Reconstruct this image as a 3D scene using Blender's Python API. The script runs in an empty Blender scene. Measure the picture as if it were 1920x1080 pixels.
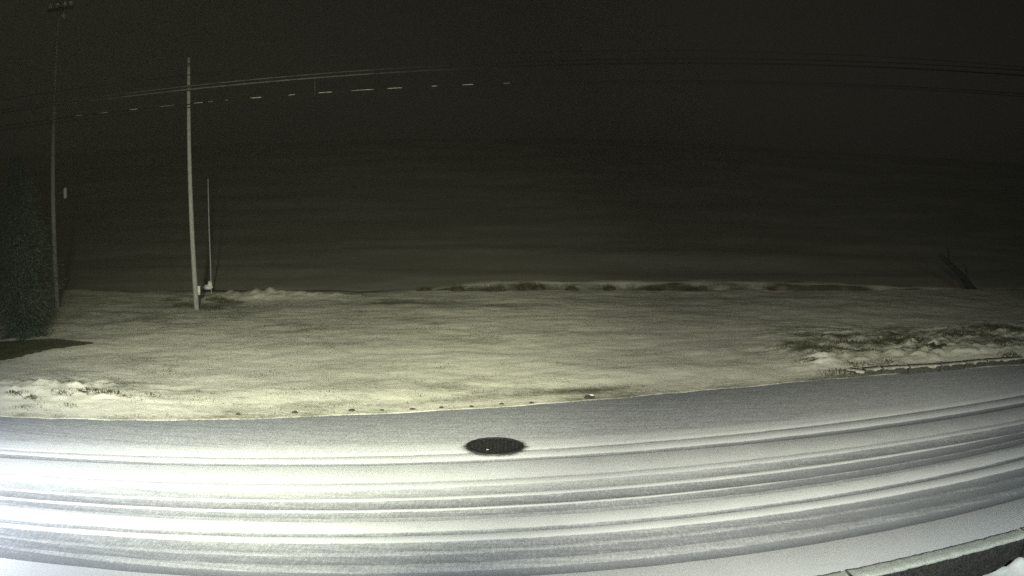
import bpy, bmesh, math, random
from mathutils import Vector, Matrix, noise
R = math.radians
random.seed(7)
S = bpy.context.scene
C = S.collection

# ------------------------------------------------------------------ camera
CAM_H, PITCH, FPX = 3.2, R(6.5), 1571.0
cam_d = bpy.data.cameras.new('camera')
cam_d.type = 'PANO'
cam_d.panorama_type = 'FISHEYE_EQUISOLID'       # wide security-camera lens
cam_d.fisheye_lens = FPX / 1920 * 36.0
cam_d.fisheye_fov = R(170)
cam_d.sensor_width = 36.0
cam_d.clip_start = 0.02
cam_d.clip_end = 2000
cam = bpy.data.objects.new('camera', cam_d)
C.objects.link(cam)
cam.location = (0, 0, CAM_H)
cam.rotation_euler = (R(90) - PITCH, 0, 0)
S.camera = cam

# ------------------------------------------------------------------ night sky, lamps, exposure
W = bpy.data.worlds.new('World'); S.world = W; W.use_nodes = True
nt = W.node_tree
for n in list(nt.nodes): nt.nodes.remove(n)
out = nt.nodes.new('ShaderNodeOutputWorld')
sky = nt.nodes.new('ShaderNodeTexSky'); sky.sky_type = 'NISHITA'; sky.sun_disc = False
sky.sun_elevation = R(-12); sky.sun_rotation = R(200)
b1 = nt.nodes.new('ShaderNodeBackground'); b1.inputs[1].default_value = 0.05
nt.links.new(sky.outputs[0], b1.inputs[0])
b2 = nt.nodes.new('ShaderNodeBackground')
b2.inputs[0].default_value = (1.0, 0.91, 0.70, 1); b2.inputs[1].default_value = 0.0055   # town glow on low cloud
tc = nt.nodes.new('ShaderNodeTexCoord'); sx = nt.nodes.new('ShaderNodeSeparateXYZ')
nt.links.new(tc.outputs['Generated'], sx.inputs[0])
mr = nt.nodes.new('ShaderNodeMapRange'); mr.interpolation_type = 'SMOOTHSTEP'
nt.links.new(sx.outputs['Z'], mr.inputs[0])
for _i, _v in zip((1, 2, 3, 4), (.02, .12, .0056, .0078)): mr.inputs[_i].default_value = _v
nt.links.new(mr.outputs[0], b2.inputs[1])
add = nt.nodes.new('ShaderNodeAddShader')
nt.links.new(b1.outputs[0], add.inputs[0]); nt.links.new(b2.outputs[0], add.inputs[1])
nt.links.new(add.outputs[0], out.inputs[0])

def spot(name, loc, aim, power, col, cone, blend, size=0.15):
    d = bpy.data.lights.new(name, 'SPOT'); d.energy = power; d.color = col
    d.spot_size = R(cone); d.spot_blend = blend; d.shadow_soft_size = size
    o = bpy.data.objects.new(name, d); C.objects.link(o); o.location = loc
    o.rotation_euler = (Vector(aim) - Vector(loc)).to_track_quat('-Z', 'Y').to_euler()
    return o
spot('unseen_lawn_flood', (-0.8, -0.5, 4.4), (-5.1, 20.5, 0), 14800, (1.0, 1.0, 0.70), 50, 1.0)
spot('unseen_lawn_flood', (-0.4, -0.5, 4.4), (5.0, 19.5, 0), 6600, (1.0, 0.95, 0.70), 52, 1.0)  # second flood head, added to brighten the right side; no such lamp known
spot('road_lamp', (-7.5, 5.2, 3.4), (-6.6, 7.6, 0), 1950, (0.92, 0.97, 1.0), 145, 1.0)
spot('unseen_road_fill', (2.0, -1.2, 4.4), (3.0, 8.6, 0), 3450, (0.90, 0.99, 0.94), 106, 1.0)  # added fill light for the road at right, no real fixture behind it

S.view_settings.view_transform = 'Standard'; S.view_settings.look = 'None'
S.view_settings.exposure = 0.0; S.view_settings.gamma = 1.0; S.view_settings.use_curve_mapping = False
S.cycles.use_denoising = False
S.cycles.max_bounces = 5; S.cycles.volume_bounces = 0
S.cycles.sample_clamp_indirect = 1.0; S.cycles.sample_clamp_direct = 4.0

# ------------------------------------------------------------------ helpers
def ray(px, py):
    x, y = px - 960, 540 - py; r = math.hypot(x, y) or 1e-6
    t = 2 * math.asin(r / (2 * FPX)); s = math.sin(t)
    d = (s * x / r, s * y / r, math.cos(t)); c, k = math.cos(PITCH), math.sin(PITCH)
    return Vector((d[0], d[1] * k + d[2] * c, d[1] * c - d[2] * k))
def gnd(px, py, z=0.0):
    d = ray(px, py); return Vector((0, 0, CAM_H)) + d * ((z - CAM_H) / d.z)
def at(px, py, Y):
    d = ray(px, py); return Vector((0, 0, CAM_H)) + d * (Y / d.y)
def sstep(a, b, x):
    t = min(1, max(0, (x - a) / (b - a))); return t * t * (3 - 2 * t)
def N(x, y, z=0): return noise.noise(Vector((x, y, z)))
def fbm(x, y, o=4, z=0): return noise.fractal(Vector((x, y, z)), 1.0, 2.0, o)

def link(name, bm, m, parent=None, smooth=True):
    me = bpy.data.meshes.new(name); bm.to_mesh(me); bm.free()
    if smooth:
        for p in me.polygons: p.use_smooth = True
    for mm in (m if isinstance(m, (list, tuple)) else [m]): me.materials.append(mm)
    o = bpy.data.objects.new(name, me); C.objects.link(o)
    if parent: o.parent = parent
    return o
def tag(o, label, cat, group=None, kind=None):
    if label: o['label'] = label
    if cat: o['category'] = cat
    if group: o['group'] = group
    if kind: o['kind'] = kind
    return o
def empty(name, loc):
    o = bpy.data.objects.new(name, None); C.objects.link(o); o.location = loc
    o.empty_display_size = 0.2; return o
def tube(bm, pts, rad, seg=8, cap=True):
    pts = [Vector(p) for p in pts]; rings = []
    for i, p in enumerate(pts):
        t = (pts[min(i + 1, len(pts) - 1)] - pts[max(i - 1, 0)]).normalized()
        a = t.cross(Vector((0, 0, 1)) if abs(t.z) < .9 else Vector((1, 0, 0))).normalized(); b = t.cross(a)
        r = rad[i] if isinstance(rad, (list, tuple)) else rad
        rings.append([bm.verts.new(p + a * math.cos(2 * math.pi * k / seg) * r + b * math.sin(2 * math.pi * k / seg) * r) for k in range(seg)])
    for A, B in zip(rings, rings[1:]):
        for k in range(seg): bm.faces.new((A[k], A[(k + 1) % seg], B[(k + 1) % seg], B[k]))
    if cap: bm.faces.new(rings[0][::-1]); bm.faces.new(rings[-1])
def box(bm, c, s, rot=0.0, bev=0.0):
    t = bmesh.new(); bmesh.ops.create_cube(t, size=1)
    bmesh.ops.scale(t, vec=s, verts=t.verts)
    if bev: bmesh.ops.bevel(t, geom=t.edges, offset=bev, segments=2, affect='EDGES')
    bmesh.ops.rotate(t, cent=(0, 0, 0), matrix=Matrix.Rotation(rot, 3, 'Z'), verts=t.verts)
    bmesh.ops.translate(t, vec=c, verts=t.verts)
    me = bpy.data.meshes.new('tmp'); t.to_mesh(me); t.free(); bm.from_mesh(me); bpy.data.meshes.remove(me)
def lump(bm, c, s, seed=0, amp=.25, sub=3):
    t = bmesh.new(); bmesh.ops.create_icosphere(t, subdivisions=sub, radius=1)
    for v in t.verts:
        v.co *= 1 + amp * fbm(v.co.x * 1.3 + seed * 7.1, v.co.y * 1.3, 3, v.co.z * 1.3)
        v.co = Vector((v.co.x * s[0] + c[0], v.co.y * s[1] + c[1], v.co.z * s[2] + c[2]))
    me = bpy.data.meshes.new('tmp'); t.to_mesh(me); t.free(); bm.from_mesh(me); bpy.data.meshes.remove(me)

class Mat:
    def __init__(s, name, rough=.9):
        s.m = bpy.data.materials.new(name); s.m.use_nodes = True; s.t = s.m.node_tree
        s.b = s.t.nodes['Principled BSDF']; s.b.inputs['Roughness'].default_value = rough
        s.b.inputs['Specular IOR Level'].default_value = .2
    def n(s, k, **kw):
        x = s.t.nodes.new('ShaderNode' + k)
        for a, v in kw.items(): setattr(x, a, v)
        return x
    def l(s, a, b): s.t.links.new(a, b)
    def co(s): 
        if not hasattr(s, '_co'): s._co = s.n('TexCoord').outputs['Object']
        return s._co
    def noise(s, sc, det=4, rough=.55, scale3=None):
        x = s.n('TexNoise'); x.inputs['Scale'].default_value = sc; x.inputs['Detail'].default_value = det
        x.inputs['Roughness'].default_value = rough
        if scale3:
            mp = s.n('Mapping'); mp.inputs['Scale'].default_value = scale3
            s.l(s.co(), mp.inputs['Vector']); s.l(mp.outputs[0], x.inputs['Vector'])
        else: s.l(s.co(), x.inputs['Vector'])
        return x.outputs['Fac']
    def math(s, op, a, b=None, c=None, clamp=False):
        x = s.n('Math', operation=op); x.use_clamp = clamp
        for i, v in enumerate((a, b, c)):
            if v is None: continue
            if isinstance(v, (int, float)): x.inputs[i].default_value = v
            else: s.l(v, x.inputs[i])
        return x.outputs[0]
    def step(s, v, lo, hi, a=0., b=1.):
        x = s.n('MapRange', interpolation_type='SMOOTHSTEP'); s.l(v, x.inputs[0])
        for i, q in zip((1, 2, 3, 4), (lo, hi, a, b)): x.inputs[i].default_value = q
        return x.outputs[0]
    def mix(s, f, a, b):
        x = s.n('Mix', data_type='RGBA')
        if isinstance(f, (int, float)): x.inputs[0].default_value = f
        else: s.l(f, x.inputs[0])
        for i, v in ((6, a), (7, b)):
            if isinstance(v, tuple): x.inputs[i].default_value = (*v, 1)
            else: s.l(v, x.inputs[i])
        return x.outputs[2]
    def attr(s, name):
        x = s.n('Attribute'); x.attribute_name = name; return x.outputs['Fac']
    def bump(s, h, st=.3, d=.02):
        x = s.n('Bump'); x.inputs['Strength'].default_value = st; x.inputs['Distance'].default_value = d
        s.l(h, x.inputs['Height']); s.l(x.outputs[0], s.b.inputs['Normal'])
    def col(s, c):
        if isinstance(c, tuple): s.b.inputs['Base Color'].default_value = (*c, 1)
        else: s.l(c, s.b.inputs['Base Color'])
        return s.m

# ---- materials
def mat_road(mx, my):
    M = Mat('packed_snow_on_asphalt', .85)
    bare = M.attr('bare')
    n1 = M.noise(70, 3, .7); n2 = M.noise(7, 5, .65, (.45, 1.2, 1)); n3 = M.noise(150, 2, .8); n5 = M.noise(11, 3, .6)
    mp = M.n('Mapping'); mp.inputs['Rotation'].default_value = (0, 0, R(-9.6)); mp.inputs['Scale'].default_value = (.09, 17, 1)
    M.l(M.co(), mp.inputs['Vector']); st = M.n('TexNoise'); st.inputs['Scale'].default_value = 1.0; st.inputs['Detail'].default_value = 4
    st.inputs['Roughness'].default_value = .7; M.l(mp.outputs[0], st.inputs['Vector']); st = st.outputs['Fac']
    # melted rim round the warm iron cover
    vd = M.n('VectorMath', operation='DISTANCE'); M.l(M.co(), vd.inputs[0]); vd.inputs[1].default_value = (mx, my, 0)
    d = M.math('ADD', vd.outputs['Value'], M.math('MULTIPLY', M.math('SUBTRACT', n1, .5), .12))
    d = M.math('ADD', d, M.math('MULTIPLY', M.math('SUBTRACT', n5, .5), .16))
    rim = M.step(d, .36, .47, .95, 0)
    f = M.math('ADD', bare, M.math('MULTIPLY', M.math('SUBTRACT', n1, .5), .85))
    f = M.math('ADD', f, M.math('MULTIPLY', M.math('SUBTRACT', n2, .5), .45))
    f = M.math('ADD', f, M.math('MULTIPLY', M.math('SUBTRACT', st, .5), M.step(bare, 0., .6, .28, .55)))
    mt = M.n('Mapping'); mt.inputs['Rotation'].default_value = (0, 0, R(-38)); mt.inputs['Scale'].default_value = (34, 9, 1)
    M.l(M.co(), mt.inputs['Vector']); tr = M.n('TexNoise'); tr.inputs['Scale'].default_value = 1.0; tr.inputs['Detail'].default_value = 3
    M.l(mt.outputs[0], tr.inputs['Vector'])                                          # tread marks across the ruts
    f = M.math('ADD', f, M.math('MULTIPLY', M.math('SUBTRACT', tr.outputs['Fac'], .5), M.step(bare, .2, .6, .1, .5)))
    f = M.step(f, .10, .88)
    f = M.math('MAXIMUM', f, rim)
    snow = M.mix(M.step(n3, .3, .7), (.62, .64, .67), (.84, .86, .885))
    slush = M.mix(M.step(n3, .3, .7), (.18, .192, .215), (.37, .385, .415))
    wet = M.mix(rim, slush, (.03, .03, .03))
    M.bump(M.math('ADD', n1, n3), .4, .012)
    return M.col(M.mix(f, snow, wet))
def mat_lawn():
    M = Mat('thin_snow_on_grass', .95)
    bare = M.attr('bare')
    n1 = M.noise(.9, 8, .74, (.55, 1.0, 1)); n2 = M.noise(8, 5, .75, (.7, 1.1, 1)); n3 = M.noise(38, 4, .75)
    f = M.math('ADD', bare, M.math('MULTIPLY', M.math('SUBTRACT', n1, .5), 1.75))
    f = M.math('ADD', f, M.math('MULTIPLY', M.math('SUBTRACT', n2, .5), 1.15))
    f = M.math('ADD', f, M.math('MULTIPLY', M.math('SUBTRACT', n3, .5), 1.1))
    f = M.step(f, -.05, 1.1)
    snow = M.mix(n3, (.71, .70, .59), (.89, .885, .77))
    g = M.mix(M.step(n2, .35, .65), (.055, .068, .036), (.13, .13, .07))
    M.bump(M.math('ADD', M.math('MULTIPLY', n2, 1.2), n3), .35, .04)
    return M.col(M.mix(f, snow, g))
def mat_field():
    M = Mat('dark_field_with_patchy_snow', .95)
    n1 = M.noise(.10, 7, .75, (.8, 1.3, 1)); n2 = M.noise(3, 4, .7)
    f = M.step(M.math('ADD', n1, M.math('MULTIPLY', n2, .3)), .55, .85)
    return M.col(M.mix(f, (.52, .52, .42), (.78, .78, .67)))
def mat_simple(name, a, b, sc=20, rough=.85, st=.3, d=.01, scale3=None):
    M = Mat(name, rough); n = M.noise(sc, 5, .65, scale3)
    M.bump(n, st, d); return M.col(M.mix(M.step(n, .3, .7), a, b))
def mat_snow():
    M = Mat('snow', .9); n = M.noise(45, 4, .7); M.bump(n, .4, .015)
    return M.col(M.mix(n, (.70, .71, .71), (.86, .86, .85)))
m_snow = mat_snow()
m_dull = mat_simple('gritty_trodden_snow', (.32, .34, .31), (.58, .60, .56), 60, .95, .6, .02)
m_thin = mat_simple('thin_frosty_snow', (.25, .25, .20), (.62, .61, .53), 14, .95, .5, .02)
m_lawn = mat_lawn(); m_field = mat_field()
m_kerb = mat_simple('gritty_dark_concrete', (.012, .013, .012), (.065, .065, .06), 55, .9, .6, .02)
m_far_kerb = mat_simple('wet_concrete', (.03, .032, .028), (.12, .12, .10), 30, .8, .5, .02)
m_soil = mat_simple('grassy_bank_soil', (.035, .038, .02), (.12, .115, .075), 6, .95, .6, .05)
m_iron = mat_simple('cast_iron', (.012, .012, .013), (.045, .045, .048), 40, .42, .4, .006)
m_wood = mat_simple('grey_weathered_wood', (.16, .17, .155), (.30, .31, .29), 14, .85, .3, .004, (4, 4, .5))
m_wood_dim = mat_simple('darker_grey_wood', (.13, .135, .125), (.22, .225, .21), 14, .85, .3, .004, (4, 4, .5))  # darker version of the grey wood, for the leftmost pole
m_dwood = mat_simple('dark_bark', (.014, .013, .011), (.034, .03, .025), 10, .9, .5, .01)
m_steel = mat_simple('galvanised_steel', (.25, .26, .26), (.38, .39, .39), 25, .5, .1, .002)
m_dmetal = mat_simple('dark_steel_band', (.04, .04, .04), (.09, .09, .09), 25, .6, .1, .002)
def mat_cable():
    M = Mat('black_cable_lit_left', .7); sp = M.n('SeparateXYZ'); M.l(M.co(), sp.inputs[0])
    f = M.math('MULTIPLY', M.step(sp.outputs[0], -7.5, .5, 1, 0), M.step(M.noise(3, 3, .6), .30, .6, .45, 1))  # paler left stretch: lamp light on the cables painted into the colour
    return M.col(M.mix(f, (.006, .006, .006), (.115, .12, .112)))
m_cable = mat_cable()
m_bare_cable = mat_simple('black_cable_sheath', (.006, .006, .006), (.012, .012, .012), 30, .7, .0, .002)
m_porc = mat_simple('glazed_porcelain', (.35, .35, .33), (.5, .5, .48), 30, .3, .05, .002)
m_plast = mat_simple('pale_plastic', (.5, .5, .46), (.62, .62, .58), 20, .6, .05, .002)
m_stone = mat_simple('dark_stone', (.02, .02, .018), (.07, .068, .06), 60, .9, .5, .01)
m_grass = mat_simple('dry_winter_grass', (.030, .036, .018), (.10, .10, .055), 3, .9, .0, .01)
m_weed = mat_simple('dead_weed_stalk', (.03, .03, .018), (.08, .07, .04), 5, .9, .0, .01)
m_needle = mat_simple('dark_needles', (.036, .062, .048), (.09, .13, .102), 3, .8, .0, .01)
m_red = mat_simple('faded_red_leaf', (.07, .03, .02), (.12, .055, .04), 8, .8, .0, .01)

# ------------------------------------------------------------------ ground, road, lawn
bm = bmesh.new()
def ground_z(x, y):
    if y < 28: return -.55
    h = 12.5 * sstep(36, 165, y) + 3.2 * sstep(60, 320, y)
    h *= 1 + .10 * N(x * .012, y * .01, 2.) + .10 * N(x * .004, 1., 5.)
    return -.45 + h + .22 * fbm(x * .08, y * .16, 4) * sstep(30, 45, y)
ys = [-60, -20, 0, 10, 20] + [29 + 1.5 * k for k in range(100)] + [185, 200, 220, 250, 300, 400, 600, 900]
xs = [-900, -500, -300, -200] + [-140 + 4 * k for k in range(71)] + [200, 300, 500, 900]
g = [[bm.verts.new((x, y, ground_z(x, y))) for x in xs] for y in ys]
for a, b in zip(g, g[1:]):
    for k in range(len(xs) - 1): bm.faces.new((a[k], a[k + 1], b[k + 1], b[k]))
tag(link('ground', bm, m_field), None, None, kind='structure')

# road: the wheel-rut boundaries, surveyed at seven stations (rows run from the far edge to the near kerb)
COLX = (60, 320, 640, 960, 1280, 1600, 1860)
ROWS = [  # boundary heights at the stations, bare-asphalt share of the band that follows
 ('edge', (785, 785, 778, 764, 738, 704, 688), .70),
 ('a',    (824, 832, 832, 822, 802, 770, 728), .52),
 ('b',    (842, 848, 848, 840, 816, 781, 742), .06),
 ('t1',   (845.8, 854, 854.2, 846.8, 821.8, 787.2, 750.4), .62),
 ('t1e',  (848, 856.4, 856.6, 849, 824.2, 790.2, 753), .08),
 ('t2',   (854, 866.7, 868, 860, 836, 803.7, 764.4), .74),
 ('t2e',  (861, 872, 873, 864, 843, 811, 772), .18),
 ('t3',   (890, 903, 904.5, 895.7, 872.6, 837, 796), .40),
 ('t3e',  (892, 906, 908, 898.7, 875.5, 839.5, 798.5), .04),
 ('d1',   (903, 917, 918.5, 908, 883, 846.7, 804.4), .52),
 ('d1e',  (919, 932, 935.5, 924.5, 898.7, 862, 820), .04),
 ('d2',   (922.5, 935.5, 940, 930.2, 904.5, 866.4, 822), .76),
 ('d2e',  (935, 951, 955.5, 947, 922, 882, 834), -.05),
 ('d3',   (939.5, 955.5, 960, 950.5, 925, 884.5, 836), .76),
 ('d3m',  (950, 967.5, 970.5, 961.5, 938, 896, 846), .46),
 ('d3e',  (954, 973, 978.7, 969, 945, 902, 851), .14),
 ('t4',   (978, 992, 998.8, 991.7, 964.5, 919, 869.6), .68),
 ('t4e',  (985, 1000.6, 1006, 997.8, 971.5, 926.7, 875.5), .03),
 ('d4',   (993, 1010, 1018.4, 1009.5, 983.7, 941.5, 890), .74),
 ('d4e',  (1009, 1028, 1036, 1026, 997, 955, 904), .58),
 ('d5',   (1013, 1036, 1042, 1032.6, 1003, 961, 910), .82),
 ('d5e',  (1026, 1054, 1056, 1047.4, 1022, 977, 924), .58),
 ('d6',   (1034, 1063, 1073, 1065, 1038, 990, 936), .92),
 ('near', (1052, 1077, 1087, 1081, 1054, 1006, 949), .12),
]
def polyfit(pts, deg):
    n = deg + 1; A = [[sum(p[0] ** (i + j) for p in pts) for j in range(n)] + [sum(p[1] * p[0] ** i for p in pts)] for i in range(n)]
    for i in range(n):
        pv = max(range(i, n), key=lambda r: abs(A[r][i])); A[i], A[pv] = A[pv], A[i]
        for r in range(n):
            if r != i:
                f = A[r][i] / A[i][i]; A[r] = [u - f * v for u, v in zip(A[r], A[i])]
    return [A[i][n] / A[i][i] for i in range(n)]
class Line:
    def __init__(s, pts, deg=2):
        s.c = polyfit(pts, deg); s.lo = min(p[0] for p in pts) - 1; s.hi = max(p[0] for p in pts) + 1
    def v(s, x): return sum(k * x ** i for i, k in enumerate(s.c))
    def __call__(s, x):
        if x < s.lo: return s.v(s.lo) + (x - s.lo) * (s.v(s.lo + .5) - s.v(s.lo)) / .5
        if x > s.hi: return s.v(s.hi) + (x - s.hi) * (s.v(s.hi) - s.v(s.hi - .5)) / .5
        return s.v(x)
LN = [Line([tuple(gnd(cx, cy)[:2]) for cx, cy in zip(COLX, r[1])], 3) for r in ROWS]
far_edge = LN[0]
KERB_P = [tuple(gnd(*p)[:2]) for p in ((1580, 1072), (1720, 1040), (1913, 992))]
kerb_out = Line(KERB_P, 1)
def near_fn(x): return LN[-1](x)
def kerb_fn(x): return min(kerb_out(x), near_fn(x) - .22)
X = [-60, -45, -35, -28, -22, -18, -15]
x = -13.
while x < 15: X.append(x); x += .1
X += [15, 18, 22, 28, 35, 45, 60]
rows = [('f', 0, .70)]
W = .010
for i, r in enumerate(ROWS):
    prev = ROWS[i - 1][2] if i else r[2]
    if r[0] in ('a', 'b'):
        rows.append((i, 0, r[2]))
    elif i == 0: rows.append((i, 0, r[2]))
    else: rows.append((i, +W, prev)); rows.append((i, -W, r[2]))
rows.append(('k', 0, .13))
bm = bmesh.new(); lay = bm.verts.layers.float.new('bare')
grid = []
for (i, off, bare) in rows:
    line = []
    for xx in X:
        if i == 'k': y = kerb_fn(xx)
        elif i == 'f': y = far_edge(xx) + .35
        else: y = LN[i](xx) + off
        bb = bare
        nm = ROWS[i][0] if i not in ('k', 'f') else i
        if bare <= .05 and nm in ('d2e', 'd3') : bb = bare + .6 * sstep(1.5, 4.0, xx)      # thin ridge of snow wears off
        if bare <= .05 and nm in ('d1e', 'd2'): bb = bare + .45 * sstep(4.5, 9, xx)
        if bare > .5 and i not in ('f', 0, 1): bb = bare - .08 + .19 * sstep(1, 5, xx)
        if i in (0, 1): bb = bare - .22 * sstep(3, 9, xx)
        z = -.012 * max(0, min(1, bb)) + .004 * N(xx * 2, y * 9) - (.05 if i == 'f' else 0)
        v = bm.verts.new((xx, y, z)); v[lay] = bb; line.append(v)
    grid.append(line)
for a, b in zip(grid, grid[1:]):
    for k in range(len(X) - 1): bm.faces.new((b[k], b[k + 1], a[k + 1], a[k]))
MH = gnd(928, 837)
tag(link('road', bm, mat_road(MH.x, MH.y)), None, None, kind='structure')

# lawn: one sheet from the far road edge to the field edge
dark_poly = [tuple(gnd(*p)[:2]) for p in ((-60, 690), (0, 680), (100, 661), (180, 650), (100, 641), (0, 646), (-60, 648))]  # ground polygon drawn in the dark lawn tone
def in_poly(x, y, P):
    c = False
    for (x1, y1), (x2, y2) in zip(P, P[1:] + P[:1]):
        if (y1 > y) != (y2 > y) and x < (x2 - x1) * (y - y1) / (y2 - y1) + x1: c = not c
    return c
def field_edge(x): return 26.9 + .25 * N(x * .35, 3.3) - 1.6 * sstep(-2.5, -6.5, x) * sstep(-16, -9, x)
def blob(x, y, cx, cy, rx, ry): return math.exp(-((x - cx) / rx) ** 2 - ((y - cy) / ry) ** 2)
def lawn_z(x, y):
    e = y - far_edge(x)
    z = .012 * sstep(0, .35, e) + .05 * sstep(.2, 1.6, e)
    z += .040 * fbm(x * .45, y * .5, 4) * sstep(.2, 1.5, e)
    z += .014 * fbm(x * 1.9, y * 2.0, 3, 4.) * sstep(.1, .6, e)
    m = blob(x, y, -7.6, 12.2, 2.2, .75) * sstep(.15, .7, e)                        # ploughed-up snow by the road
    z += m * (.07 + .12 * abs(fbm(x * 3.4, y * 3.4, 5, 9.)))
    mo = blob(x, y, -7.4, 25.0, 2.0, .55); z += mo * (.16 + .22 * abs(fbm(x * 1.9, y * 1.9, 3, 12.)))   # mound beyond the pale pole
    b = sstep(4.8, 6.2, x) * sstep(.1, 1.2, e) * sstep(6.5, 2.2, e)                  # rough bank behind the far kerb
    z += b * (.08 + .13 * abs(fbm(x * 2.4, y * 2.6, 5, 2.)))
    return z
def lawn_bare(x, y):
    e = y - far_edge(x)
    v = .12 + .11 * sstep(4, 10, e) + .16 * N(x * .22, y * .35, 8.) + .10 * N(x * .8, y * 1.1, 3.)
    s = sstep(-4.9, -2.5, x)                                                        # strip of bare earth along the edge
    v += .42 * s * sstep(3.6, 1.8, x) * math.exp(-((e - (.55 + .18 * N(x * .9, 0, 5.))) / .23) ** 2) * (.75 + .6 * N(x * 1.1, 2.))
    v += .30 * sstep(-5.2, -4.2, x) * sstep(-2.2, -3.4, x) * math.exp(-((e - .35) / .4) ** 2)
    for p, rx, ry, k in (((1060, 737), 1.2, .28, .35), ((830, 733), .7, .25, .35), ((780, 572), 1.4, .5, .45), ((970, 578), 1.0, .35, .35),
                         ((580, 625), .8, .5, .3), ((520, 655), .35, .3, .3), ((1140, 697), .8, .25, .3), ((250, 600), 2.0, 1.0, .30),
                         ((390, 580), 1.6, .9, .45), ((470, 560), 1.8, .5, .4), ((1120, 628), 1.4, .4, .22), ((1200, 665), .7, .3, .22)):
        c = gnd(*p); v += k * blob(x, y, c.x, c.y, rx, ry)
    b = sstep(5.0, 6.0, x) * sstep(.7, 1.6, e) * sstep(6.0, 3.0, e)
    v += b * (.30 + .75 * fbm(x * .9, y * 1.3, 3, 6.))
    m = blob(x, y, -7.4, 12.55, 1.6, .35); v += m * (.22 + .9 * fbm(x * 1.8, y * 2.4, 3, 1.))
    v -= .12 * blob(x, y, -7.4, 11.7, 2.4, .6)
    v += .34 * sstep(.34, .05, e) * (1 + .9 * N(x * 1.5, 1., 7.))
    if in_poly(x, y, dark_poly): v = 1.3
    return v
bm = bmesh.new(); lay = bm.verts.layers.float.new('bare')
X = [-60, -45, -35, -28, -25]
x = -23.
while x < 26: X.append(x); x += .11
X += [26, 30, 38, 48, 60]
NV = 200; grid = []
for j in range(NV + 1):
    t = (j / NV) ** 1.25
    line = []
    for xx in X:
        y0, y1 = far_edge(xx) + .05 * fbm(xx * 1.7, 4.4, 4), field_edge(xx); y = y0 + (max(y1, y0 + 3) - y0) * t
        z = lawn_z(xx, y) + .006 if j else -.004
        if j == NV: z -= .03
        v = bm.verts.new((xx, y, z)); v[lay] = lawn_bare(xx, y); line.append(v)
    grid.append(line)
line = []
for v in grid[-1]:
    w = bm.verts.new((v.co.x, v.co.y + .35, -.6)); w[lay] = .8; line.append(w)
grid.append(line)
for a, b in zip(grid, grid[1:]):
    for k in range(len(X) - 1): bm.faces.new((a[k], a[k + 1], b[k + 1], b[k]))
tag(link('snowy_lawn', bm, m_lawn), None, None, kind='structure')

# low earth bank beyond the lawn, dark face and snow-dusted top
bm = bmesh.new(); lay = bm.verts.layers.float.new('bare'); grid = []
X = [-80, -60, -40, -30] + [-24 + .3 * k for k in range(165)] + [27, 34, 45, 60, 80]
for (dy, z, br) in ((0, -.6, 1.3), (.35, -.28, 1.3), (.75, -.04, 1.15), (1.02, .11, .95), (1.2, .14, .25), (1.9, .16, .35), (3.2, -.1, .8), (5, -.6, 1)):
    line = []
    for xx in X:
        k = sstep(-4.8, -.5, xx) * (1 - .5 * sstep(10, 17, xx)) * (.88 + .14 * N(xx * .33, 9.))
        zz = -.6 + (z + .6) * (.35 + .65 * k) + .05 * N(xx * .8, dy * 2)
        v = bm.verts.new((xx, 27.75 + dy + .15 * N(xx * .5, dy), zz)); v[lay] = br - .12 + .8 * fbm(xx * .9, dy * 1.5, 4, 3.); line.append(v)
    grid.append(line)
for a, b in zip(grid, grid[1:]):
    for k in range(len(X) - 1): bm.faces.new((a[k], a[k + 1], b[k + 1], b[k]))
tag(link('earth_bank', bm, m_lawn), None, None, kind='structure')

# yard on the camera's side, a step below the kerb
bm = bmesh.new(); lay = bm.verts.layers.float.new('bare'); grid = []
X = [-60, -40, -25, -15, -10, -6, -3, -1, 0, 1, 2] + [2.4 + .05 * k for k in range(110)] + [8, 9, 11, 15, 25, 40, 60]
def yard_edge(x): return kerb_fn(x) - .33 + .035 * fbm(x * 3.5, 1.7, 4) - .02
for j in range(40):
    t = j / 39
    line = []
    for xx in X:
        y = yard_edge(xx) - .9 * t ** 1.5 - (5.5 * max(0, t - .8) / .2)
        z = -.29 + .10 * sstep(0, .10, t) + .035 * fbm(xx * 4, y * 4, 4, 3.) + .10 * blob(xx, y, 4.86, yard_edge(4.86) - .06, .12, .09)
        v = bm.verts.new((xx, y, z)); v[lay] = .02; line.append(v)
    grid.append(line)
first = [bm.verts.new((v.co.x, v.co.y + .05, -.6)) for v in grid[0]]
for v in first: v[lay] = .9
grid = [first] + grid
for a, b in zip(grid, grid[1:]):
    for k in range(len(X) - 1): bm.faces.new((b[k], b[k + 1], a[k + 1], a[k]))
tag(link('yard', bm, m_snow), None, None, kind='structure')

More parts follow.
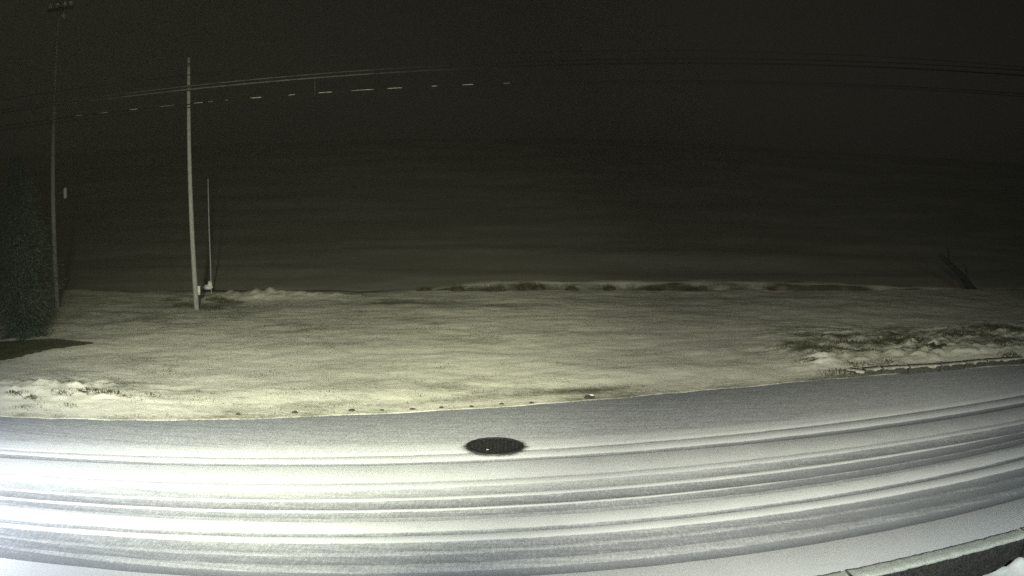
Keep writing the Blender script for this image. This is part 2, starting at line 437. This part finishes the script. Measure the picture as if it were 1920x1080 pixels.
# ------------------------------------------------------------------ near kerb: two long stones with a snow cap
def kerb_stone(name, x0, x1, label, near=True):
    a, b = Vector((x0, kerb_fn(x0), 0)), Vector((x1, kerb_fn(x1), 0))
    d = (b - a); L = d.length; ang = math.atan2(d.y, d.x)
    root = empty(name, a); root.rotation_euler = (0, 0, ang)
    tag(root, label, 'kerb', 'near kerb stones')
    wd = .17
    bm = bmesh.new(); box(bm, (L / 2, -wd / 2 - .012, -.23), (L - .02, wd - .02, .46), 0, .015)
    bmesh.ops.subdivide_edges(bm, edges=[e for e in bm.edges if e.calc_length() > .3], cuts=40, use_grid_fill=True)
    for v in bm.verts: v.co += Vector((0, 1, 0)) * (.012 * fbm(v.co.x * 9, v.co.z * 9, 3)) * (1 if v.co.y < -wd / 2 else .2)
    link('block', bm, m_kerb, root)
    bm = bmesh.new(); n = 90; g = []
    for k in range(n + 1):
        u = .012 + (L - .024) * k / n
        lip = .012 + .03 * fbm(u * 11 + x0, .3, 4); line = []
        for (y, z) in ((.012, -.02), (0, .010), (-.05, .016), (-.12, .016), (-wd + .01 - lip, .012), (-wd - .012 - lip * .6, -.006), (-wd - .004, -.028)):
            line.append(bm.verts.new((u, y, z + .008 * fbm(u * 9, y * 14, 3))))
        g.append(line)
    for p, q in zip(g, g[1:]):
        for k in range(6): bm.faces.new((p[k], p[k + 1], q[k + 1], q[k]))
    bm.faces.new(g[0]); bm.faces.new(g[-1][::-1])
    link('snow_cap', bm, m_dull, root)
xa, xb = gnd(1580, 1072).x, gnd(1906, 991).x
kerb_stone('kerb_stone', xa - 2.2, xa - .008, 'snow-capped near kerb stone running out of the bottom edge, left of the joint crack')
kerb_stone('kerb_stone', xa + .008, xb - .008, 'long snow-capped near kerb stone with dark gritty face, bottom right')
kerb_stone('kerb_stone', xb + .008, xb + 2.2, 'near kerb stone beyond the second joint crack at the right frame edge')

# ------------------------------------------------------------------ far kerb behind the road, bottom of the rough bank
KP = [gnd(*p) for p in ((1586, 700), (1622, 705), (1655, 702), (1705, 699), (1765, 696), (1812, 691), (1850, 687), (1922, 682))]
descr = ['short tapered far kerb stone at the kerb\'s left end', 'far kerb stone second from the kerb\'s left end, thin dark face',
         'far kerb stone third from the left end, face half under snow', 'far kerb stone in the middle of the row under the rough bank',
         'far kerb stone with patchy dark face right of the row\'s middle', 'far kerb stone next to last before the right frame edge',
         'far kerb stone with clean dark face at the right frame edge']
for k, (a, b) in enumerate(zip(KP, KP[1:])):
    d = b - a; L = d.length; root = empty('far_kerb_stone', a); root.rotation_euler = (0, 0, math.atan2(d.y, d.x))
    tag(root, descr[k], 'kerb', 'far kerb stones')
    bm = bmesh.new(); h = .11 if k else .07
    box(bm, (L / 2, .07, h / 2 - .06), (L - .03, .13, h + .12), 0, .012)
    bmesh.ops.subdivide_edges(bm, edges=[e for e in bm.edges if e.calc_length() > .3], cuts=14, use_grid_fill=True)
    for v in bm.verts: v.co.y += .012 * fbm(v.co.x * 6 + k, v.co.z * 9, 3)
    link('block', bm, m_far_kerb, root)
    bm = bmesh.new(); n = 24; g = []
    for q in range(n + 1):
        u = .02 + (L - .04) * q / n; lip = max(0, .005 + .06 * fbm(u * 5 + k * 3.3, 2., 3)); line = []
        for (y, z) in ((-.008, h - .004 - lip), (-.006, h + .004), (.05, h + .014), (.18, h + .016), (.22, h - .05)):
            line.append(bm.verts.new((u, y, z)))
        g.append(line)
    for p, q in zip(g, g[1:]):
        for w in range(4): bm.faces.new((p[w + 1], p[w], q[w], q[w + 1]))
    link('snow_cap', bm, m_thin, root)

# ------------------------------------------------------------------ manhole cover
r0 = .368
root = tag(empty('manhole_cover', (MH.x, MH.y, .004)), 'round black cast-iron manhole cover melted free of snow in the road', 'manhole cover')
bm = bmesh.new(); seg = 64; rings = []
for (r, z) in ((r0, -.03), (r0, .006), (r0 - .008, .012), (r0 - .04, .012), (r0 - .045, .002)):
    rings.append([bm.verts.new((r * math.cos(2 * math.pi * k / seg), r * math.sin(2 * math.pi * k / seg), z)) for k in range(seg)])
for a, b in zip(rings, rings[1:]):
    for k in range(seg): bm.faces.new((a[k], a[(k + 1) % seg], b[(k + 1) % seg], b[k]))
link('frame', bm, m_iron, root)
bm = bmesh.new(); bmesh.ops.create_circle(bm, cap_ends=True, radius=r0 - .047, segments=seg)
bmesh.ops.translate(bm, vec=(0, 0, .006), verts=bm.verts)
for i in range(-6, 7):
    for j in range(-6, 7):
        if math.hypot(i, j) * .047 < r0 - .07: box(bm, (i * .047, j * .047, .009), (.026, .026, .008), R(45), .003)
lid = link('lid', bm, m_iron, root, smooth=False)
bm = bmesh.new(); lump(bm, (-.09, -.20, .017), (.016, .010, .005), 3)
link('snow_speck', bm, m_thin, root)

# ------------------------------------------------------------------ small dark stones along the far road edge
def stone(p, s, seed):
    bm = bmesh.new(); lump(bm, (0, 0, s[2] * .4), s, seed, .35, 2)
    o = link('stone', bm, m_stone); o.location = p; return o
ST = [(447, 779), (553, 776), (660, 772), (716, 771), (773, 769), (828, 766), (884, 764), (940, 759), (997, 757)]
for k, p in enumerate(ST):
    P = gnd(*p); P.z = lawn_z(P.x, P.y)
    sz = (.9, 1.15, 1.2, .8, 1.0, .9, .85, .85, .9)[k]
    o = stone(P, (.042 * sz, .028 * sz, .024 * sz), k)
    tag(o, 'small dark stone in the even row along the far road edge', 'stone', 'small dark stones along the far road edge')
P = gnd(1105, 748); P.z = lawn_z(P.x, P.y)
root = tag(empty('stone', P), 'largest dark stone of the far road edge, snow on its right shoulder', 'stone', 'small dark stones along the far road edge')
bm = bmesh.new(); lump(bm, (0, 0, .02), (.075, .05, .042), 40, .35); link('rock', bm, m_stone, root)
bm = bmesh.new(); lump(bm, (.035, .03, .052), (.045, .035, .016), 41, .3); link('snow_cap', bm, m_snow, root)

# ------------------------------------------------------------------ poles
def wobble(z, k): return Vector((.02 * N(z * .4, k), 0, 0))
PY = 22.1
base1, top1 = at(370, 585, PY), at(354, 108, PY)
root = tag(empty('utility_pole', (base1.x, PY, 0)), 'tall bare pale utility pole beside the thin rod, steel band near its top', 'utility pole', 'utility poles')
bm = bmesh.new(); dv = top1 - base1
tube(bm, [Vector((dv.x * k / 16, 0, -.4 + (top1.z + .4) * k / 16)) for k in range(17)], [.078 - .030 * k / 16 for k in range(17)], 12)
link('shaft', bm, m_wood, root)
def on1(z): return Vector((dv.x * z / top1.z, 0, z))
zc = at(354, 122, PY).z
bm = bmesh.new(); tube(bm, [on1(zc - .05), on1(zc + .05)], .064, 12); link('band', bm, m_dmetal, root)
for py in (163, 169):
    z = at(354, py, PY).z
    bm = bmesh.new(); tube(bm, [on1(z - .04), on1(z + .04)], .066, 12); tube(bm, [on1(z), on1(z) + Vector((0, -.17, 0))], .014, 8)
    h = link('cable_bracket', bm, m_dmetal, root)
zb = at(376, 545, PY).z
bm = bmesh.new(); box(bm, on1(zb) + Vector((.115, -.03, 0)), (.07, .10, .22), 0, .008); mb = link('meter_box', bm, m_plast, root)
bm = bmesh.new(); box(bm, on1(zb) + Vector((.115, -.03, .125)), (.10, .13, .018), 0, .004); link('lid', bm, m_plast, mb)

b2x = at(104, 400, PY).x; top2 = at(111, 12, PY)
root = tag(empty('utility_pole', (b2x - .08, PY, 0)), 'dim leftmost utility pole with crossarm and insulators at the top frame edge', 'utility pole', 'utility poles')
bm = bmesh.new(); t2 = top2.x - b2x + .08
tube(bm, [Vector((t2 * k / 16, 0, -.4 + (top2.z + .6) * k / 16)) for k in range(17)], [.085 - .030 * k / 16 for k in range(17)], 12)
link('shaft', bm, m_wood_dim, root)
zt = at(110, 19, PY).z
bm = bmesh.new(); box(bm, (t2 + .12, -.11, zt), (.95, .07, .09), 0, .008)
arm = link('crossarm', bm, m_dwood, root)
for dx in (-.28, .0, .28, .5):
    bm = bmesh.new()
    tube(bm, [(t2 + dx, -.11, zt + .045), (t2 + dx, -.11, zt + .09), (t2 + dx, -.11, zt + .12), (t2 + dx, -.11, zt + .2), (t2 + dx, -.11, zt + .24)], [.02, .03, .07, .07, .03], 10)
    link('insulator', bm, m_porc, arm)
bm = bmesh.new(); box(bm, (t2 + .25, -.12, zt - .20), (.16, .12, .22), 0, .02); link('junction_box', bm, m_steel, root)
pb = at(123, 362, PY)
bm = bmesh.new(); tube(bm, [(b2x - root.location.x, -.02, pb.z), (pb.x - root.location.x - .05, -.03, pb.z + .02)], .015, 8)
br = link('bracket_arm', bm, m_dmetal, root)
bm = bmesh.new(); tube(bm, [(pb.x - root.location.x, -.03, pb.z - .16), (pb.x - root.location.x, -.03, pb.z - .13), (pb.x - root.location.x, -.03, pb.z + .13), (pb.x - root.location.x, -.03, pb.z + .16)], [.03, .055, .055, .03], 12)
link('housing', bm, m_steel, br)

p3, t3 = gnd(396, 534), None
p3.z = -.1
t3 = at(390, 335, p3.y)
root = tag(empty('marker_pole', (p3.x, p3.y, p3.z)), 'very thin metal rod right of the pale pole, heap of snow at its foot', 'marker pole')
bm = bmesh.new(); tube(bm, [(0, 0, -.4), (0, 0, 1), (t3.x - p3.x, 0, t3.z - p3.z)], [.03, .026, .018], 10); link('rod', bm, m_steel, root)
bm = bmesh.new(); lump(bm, (-.10, -.06, .02), (.20, .16, .10), 5, .3); lump(bm, (-.03, -.06, .10), (.09, .09, .14), 6, .3); link('snow_heap', bm, m_snow, root)

# ------------------------------------------------------------------ cables
CY = 21.9
def cable(label, pix, rad, mat, deg=2):
    pts = [at(px, py, CY) for px, py in pix]
    ln = Line([(p.x, p.z) for p in pts], deg)
    x0, x1 = -30., 30.
    root = tag(empty('overhead_cable', (0, CY, 0)), label, 'cable', 'overhead cables')
    bm = bmesh.new(); tube(bm, [(x0 + (x1 - x0) * k / 90, 0, ln(x0 + (x1 - x0) * k / 90)) for k in range(91)], rad, 6)
    link('conductor', bm, mat, root)
    return root, ln
TOP = [(0, 200), (354, 155), (600, 134), (960, 98), (1240, 96), (1440, 98), (1700, 108), (1900, 125)]
c1, l1 = cable('topmost and faintest of the overhead cables', [(480, 128), (720, 110), (960, 98), (1240, 96), (1440, 98), (1700, 108), (1900, 125)], .010, m_bare_cable)
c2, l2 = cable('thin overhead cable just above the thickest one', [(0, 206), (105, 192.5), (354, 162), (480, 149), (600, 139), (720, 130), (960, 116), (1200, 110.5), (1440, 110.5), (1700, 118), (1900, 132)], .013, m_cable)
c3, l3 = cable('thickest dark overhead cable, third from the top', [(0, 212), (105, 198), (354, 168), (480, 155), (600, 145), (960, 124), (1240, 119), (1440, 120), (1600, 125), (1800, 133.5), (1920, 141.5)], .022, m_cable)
low = [(0, 238), (95, 226), (195, 212), (372, 193), (480, 182), (610, 171), (740, 164), (877, 159.5), (960, 157), (1240, 155), (1440, 156), (1600, 160), (1800, 167.5), (1920, 174)]
c4, l4 = cable('lower overhead cable dotted with short pale dashes', low, .014, m_bare_cable)
c5, l5 = cable('lowest overhead cable, running just under the dotted one', [(x, y + 4.5 + (3 if x < 300 else 0)) for x, y in low], .012, m_bare_cable)
for px, w, t in ((6, 16, .6), (47, 12, .6), (57, 10, .5), (97, 14, .9), (148, 17, 1.1), (195, 22, .8), (250, 18, 1), (312, 30, .35), (372, 18, .8), (395, 10, .35), (425, 6, .5), (480, 21, 1.6), (547, 13, .9), (610, 25, 1.1), (668, 18, .5), (688, 24, .9), (740, 26, 1.1), (815, 10, 1), (877, 19, 1.0), (950, 12, .4)):
    d = ray(px, 540 - 0); x = None
    lo, hi = -20., 20.
    yy = next((a[1] + (b[1] - a[1]) * (px - a[0]) / (b[0] - a[0]) for a, b in zip(low, low[1:]) if a[0] <= px <= b[0]), 200)
    xc = at(px, yy, CY).x; L = w / FPX * 24.5
    bm = bmesh.new()
    tube(bm, [(xc - L / 2 + L * k / 6, -.006, l4(xc - L / 2 + L * k / 6) + .012) for k in range(7)], [.003 * t + .002] + [.007 * t + .003] * 5 + [.003 * t + .002], 8)
    link('pale_dash', bm, m_thin, c4)  # short pale dashes along the lower cable
hx = at(590, 160, CY).x
bm = bmesh.new(); tube(bm, [(hx, 0, l2(hx)), (hx + .01, 0, l4(hx) - .08)], .009, 6); link('hanger', bm, m_dmetal, c3)

# ------------------------------------------------------------------ dark conifer at the left
tb = gnd(46, 640)
root = tag(empty('conifer', (tb.x, tb.y, 0)), 'dark evergreen tree at the left frame edge in front of the dim pole', 'tree')
bm = bmesh.new(); tube(bm, [(0, 0, -.3), (.02, 0, 1.5), (0, .05, 3.2), (0, 0, 4.3)], [.13, .10, .05, .015], 10)
PROF = ((0, .45), (.5, .80), (1.2, 1.08), (2.0, 1.10), (2.8, .88), (3.6, .5), (4.4, .05))
def prof(z): return next((a[1] + (b[1] - a[1]) * (z - a[0]) / (b[0] - a[0]) for a, b in zip(PROF, PROF[1:]) if a[0] <= z <= b[0]), .05)
for k in range(46):
    z = .35 + 3.9 * k / 46; a = k * 2.4; L = prof(z) * .85
    tube(bm, [(0, 0, z), (L * .6 * math.cos(a), L * .6 * math.sin(a), z - .04), (L * math.cos(a), L * math.sin(a), z - .15)], [.02, .014, .005], 5)
link('trunk', bm, m_dwood, root)
bm = bmesh.new(); rnd = random.Random(3)
for k in range(30000):
    z = .22 + 4.13 * rnd.random() ** 1.15
    rr = prof(z) * (.90 + .30 * fbm(z * 1.6, 3 * math.sin(k), 2))
    a = rnd.random() * 6.283; lob = .82 + .22 * math.sin(a * 5 + z * 3.1) + .16 * N(a * 2, z * 3)
    r = rr * lob * (rnd.random() ** .45)
    p = Vector((r * math.cos(a), r * math.sin(a), z - .18 * r))
    dr = Vector((math.cos(a), math.sin(a), rnd.uniform(-.7, .2))).normalized(); sd = dr.cross(Vector((rnd.random() - .5, rnd.random() - .5, 1))).normalized()
    L = rnd.uniform(.05, .11); w = rnd.uniform(.006, .016)
    bm.faces.new([bm.verts.new(p - sd * w), bm.verts.new(p + sd * w), bm.verts.new(p + dr * L + sd * w * .3), bm.verts.new(p + dr * L - sd * w * .3)])
link('crown', bm, m_needle, root, smooth=False)

# ------------------------------------------------------------------ grass
def blade(bm, p, h, w, lean, a):
    d = Vector((math.cos(a), math.sin(a), 0)); s = Vector((-d.y, d.x, 0)) * w
    m = p + d * lean * .35 + Vector((0, 0, h * .6)); t = p + d * lean + Vector((0, 0, h))
    b0, b1, m0, m1, tt = (bm.verts.new(q) for q in (p - s, p + s, m - s * .7, m + s * .7, t))
    bm.faces.new((b0, b1, m1, m0)); bm.faces.new((m0, m1, tt))
rnd = random.Random(11); bm = bmesh.new(); cnt = 0
while cnt < 26000:
    x = rnd.uniform(-16, 17); e = rnd.uniform(.12, 13.5); y = far_edge(x) + e
    if y > field_edge(x) - .1: continue
    if rnd.random() > sstep(.12, .75, lawn_bare(x, y) + .6 * fbm(x * 1.3, y * 1.7, 3, 3.)): continue
    cnt += 1
    blade(bm, Vector((x, y, lawn_z(x, y) - .01)), rnd.uniform(.02, .06), .004, rnd.uniform(0, .06), rnd.random() * 6.283)
tag(link('grass', bm, m_grass, smooth=False), None, None, kind='stuff')

def tuft(name, p, rad, h, n, mat, seed, sq=.6, w=.006):
    rnd = random.Random(seed); bm = bmesh.new()
    for k in range(n):
        a = rnd.random() * 6.283; r = rad * rnd.random() ** .6
        q = Vector((r * math.cos(a), r * math.sin(a) * sq, -.03))
        if True: q.z += lawn_z(p.x + q.x, p.y + q.y) - lawn_z(p.x, p.y)
        hh = h * rnd.uniform(.45, 1.1) * (1 - .45 * (r / rad) ** 2)
        blade(bm, q, hh, w, rnd.uniform(.1, .8) * hh, a + rnd.uniform(-.8, .8))
    vs = []
    for k in range(18):                                                              # matted root
        a = k / 18 * 6.283; r = rad * (.95 + .1 * math.sin(a * 3 + seed)); q = Vector((r * math.cos(a), r * math.sin(a) * sq, -.014))
        q.z += lawn_z(p.x + q.x, p.y + q.y) - lawn_z(p.x, p.y); vs.append(bm.verts.new(q))
    c0 = bm.verts.new((0, 0, -.012))
    for k in range(18): bm.faces.new((c0, vs[k], vs[(k + 1) % 18]))
    o = link(name, bm, mat, smooth=False); o.location = (p.x, p.y, lawn_z(p.x, p.y)); return o
TF = [(1495, 645, .5, .13), (1508, 668, .35, .09), (1550, 655, .6, .15), (1592, 640, .45, .15), (1572, 683, .45, .12), (1605, 672, .35, .10), (1655, 638, .6, .17), (1700, 636, .6, .17),
      (1745, 648, .5, .11), (1785, 626, .6, .15), (1832, 622, .7, .14), (1878, 640, .5, .14), (1895, 656, .35, .12), (1862, 610, .8, .14), (1908, 616, .7, .14), (1660, 668, .4, .09), (1705, 678, .4, .08), (1770, 668, .4, .09), (1530, 635, .4, .10), (1625, 655, .4, .10)]
for k, (px, py, rad, h) in enumerate(TF):
    P = gnd(px, py + 5, .15); o = tuft('grass_tuft', P, rad, h, int(420 * rad / .5), m_grass, 50 + k)
    tag(o, 'dark grass tuft poking through the snow on the bank behind the far kerb', 'grass tuft', 'grass tufts on the right snow bank')
TP = [(345, 578, .4, .2), (392, 583, .45, .2), (430, 570, .5, .22), (470, 556, .5, .25), (405, 566, .35, .2), (320, 566, .4, .16)]
for k, (px, py, rad, h) in enumerate(TP):
    P = gnd(px, py + 2); o = tuft('grass_tuft', P, rad, h, 260, m_grass, 170 + k)
    tag(o, 'dark grass tuft around the foot of the pale utility pole', 'grass tuft', 'grass tufts at the foot of the pale pole')
TL = [(30, 735, .3, .10), (60, 740, .22, .1), (40, 752, .35, .08), (120, 735, .3, .1), (175, 733, .35, .12), (205, 735, .32, .12), (240, 738, .18, .08), (130, 750, .22, .08), (110, 765, .3, .06), (285, 735, .2, .07)]
for k, (px, py, rad, h) in enumerate(TL):
    P = gnd(px, py + 3, .12); o = tuft('grass_tuft', P, rad, h, 150, m_grass, 90 + k, .4)
    tag(o, 'flat grass tuft in the lumpy snow beside the road at the left', 'grass tuft', 'grass tufts in the left roadside snow')
WD = [(795, .25, .22), (858, .20, .30), (925, .42, .34), (985, .28, .40), (1010, .14, .33), (1072, .22, .24), (1142, .18, .30), (1228, .3, .18), (1300, .16, .22)]
for k, (px, rad, h) in enumerate(WD):
    P = gnd(px, 549); o = tuft('weed_clump', P, rad, h, 260, m_weed, 130 + k, .8, .008)
    tag(o, 'dark clump of dead weeds at the lawn\'s far edge before the earth bank', 'weeds', 'weed clumps along the lawn\'s far edge')
P = gnd(1448, 549); o = tuft('weed_clump', P, .16, .22, 120, m_red, 150, .8, .01)
tag(o, 'small reddish weed clump at the lawn\'s far edge', 'weeds', 'weed clumps along the lawn\'s far edge')

# dark dead trunk leaning at the far right
P = gnd(1836, 547); Q = at(1762, 466, P.y)
root = tag(empty('leaning_trunk', (P.x, P.y, -.1)), 'dark dead trunk leaning to the left at the field\'s right edge', 'tree')
bm = bmesh.new(); dv = Q - P
tube(bm, [dv * t + Vector((0, 0, -.15 + .12 * math.sin(t * 3.1))) for t in (0, .2, .4, .6, .8, 1)], [.17, .14, .125, .11, .09, .05], 10)
link('trunk', bm, m_dwood, root)
for t, s in ((.35, 1), (.6, -1), (.8, 1)):
    bm = bmesh.new(); q = dv * t; tube(bm, [q, q + Vector((.2 * s - .1, .1, .25)), q + Vector((.3 * s - .3, .15, .55))], [.045, .03, .01], 6)
    link('branch', bm, m_dwood, root)

# ------------------------------------------------------------------ damp winter air
bm = bmesh.new(); bmesh.ops.create_cube(bm, size=1)
bmesh.ops.scale(bm, vec=(1900, 1900, 17), verts=bm.verts); bmesh.ops.translate(bm, vec=(0, 0, 0), verts=bm.verts)
for v in bm.verts: v.co.z = -2.0 if v.co.z < 0 else 24.0
H = bpy.data.materials.new('haze'); H.use_nodes = True; t = H.node_tree
t.nodes.remove(t.nodes['Principled BSDF'])
pv = t.nodes.new('ShaderNodeVolumePrincipled'); pv.inputs['Color'].default_value = (.93, .95, .88, 1)
pv.inputs['Density'].default_value = .00036; pv.inputs['Anisotropy'].default_value = .1
t.links.new(pv.outputs[0], t.nodes['Material Output'].inputs['Volume'])
tag(link('haze', bm, H, smooth=False), None, None, kind='stuff')
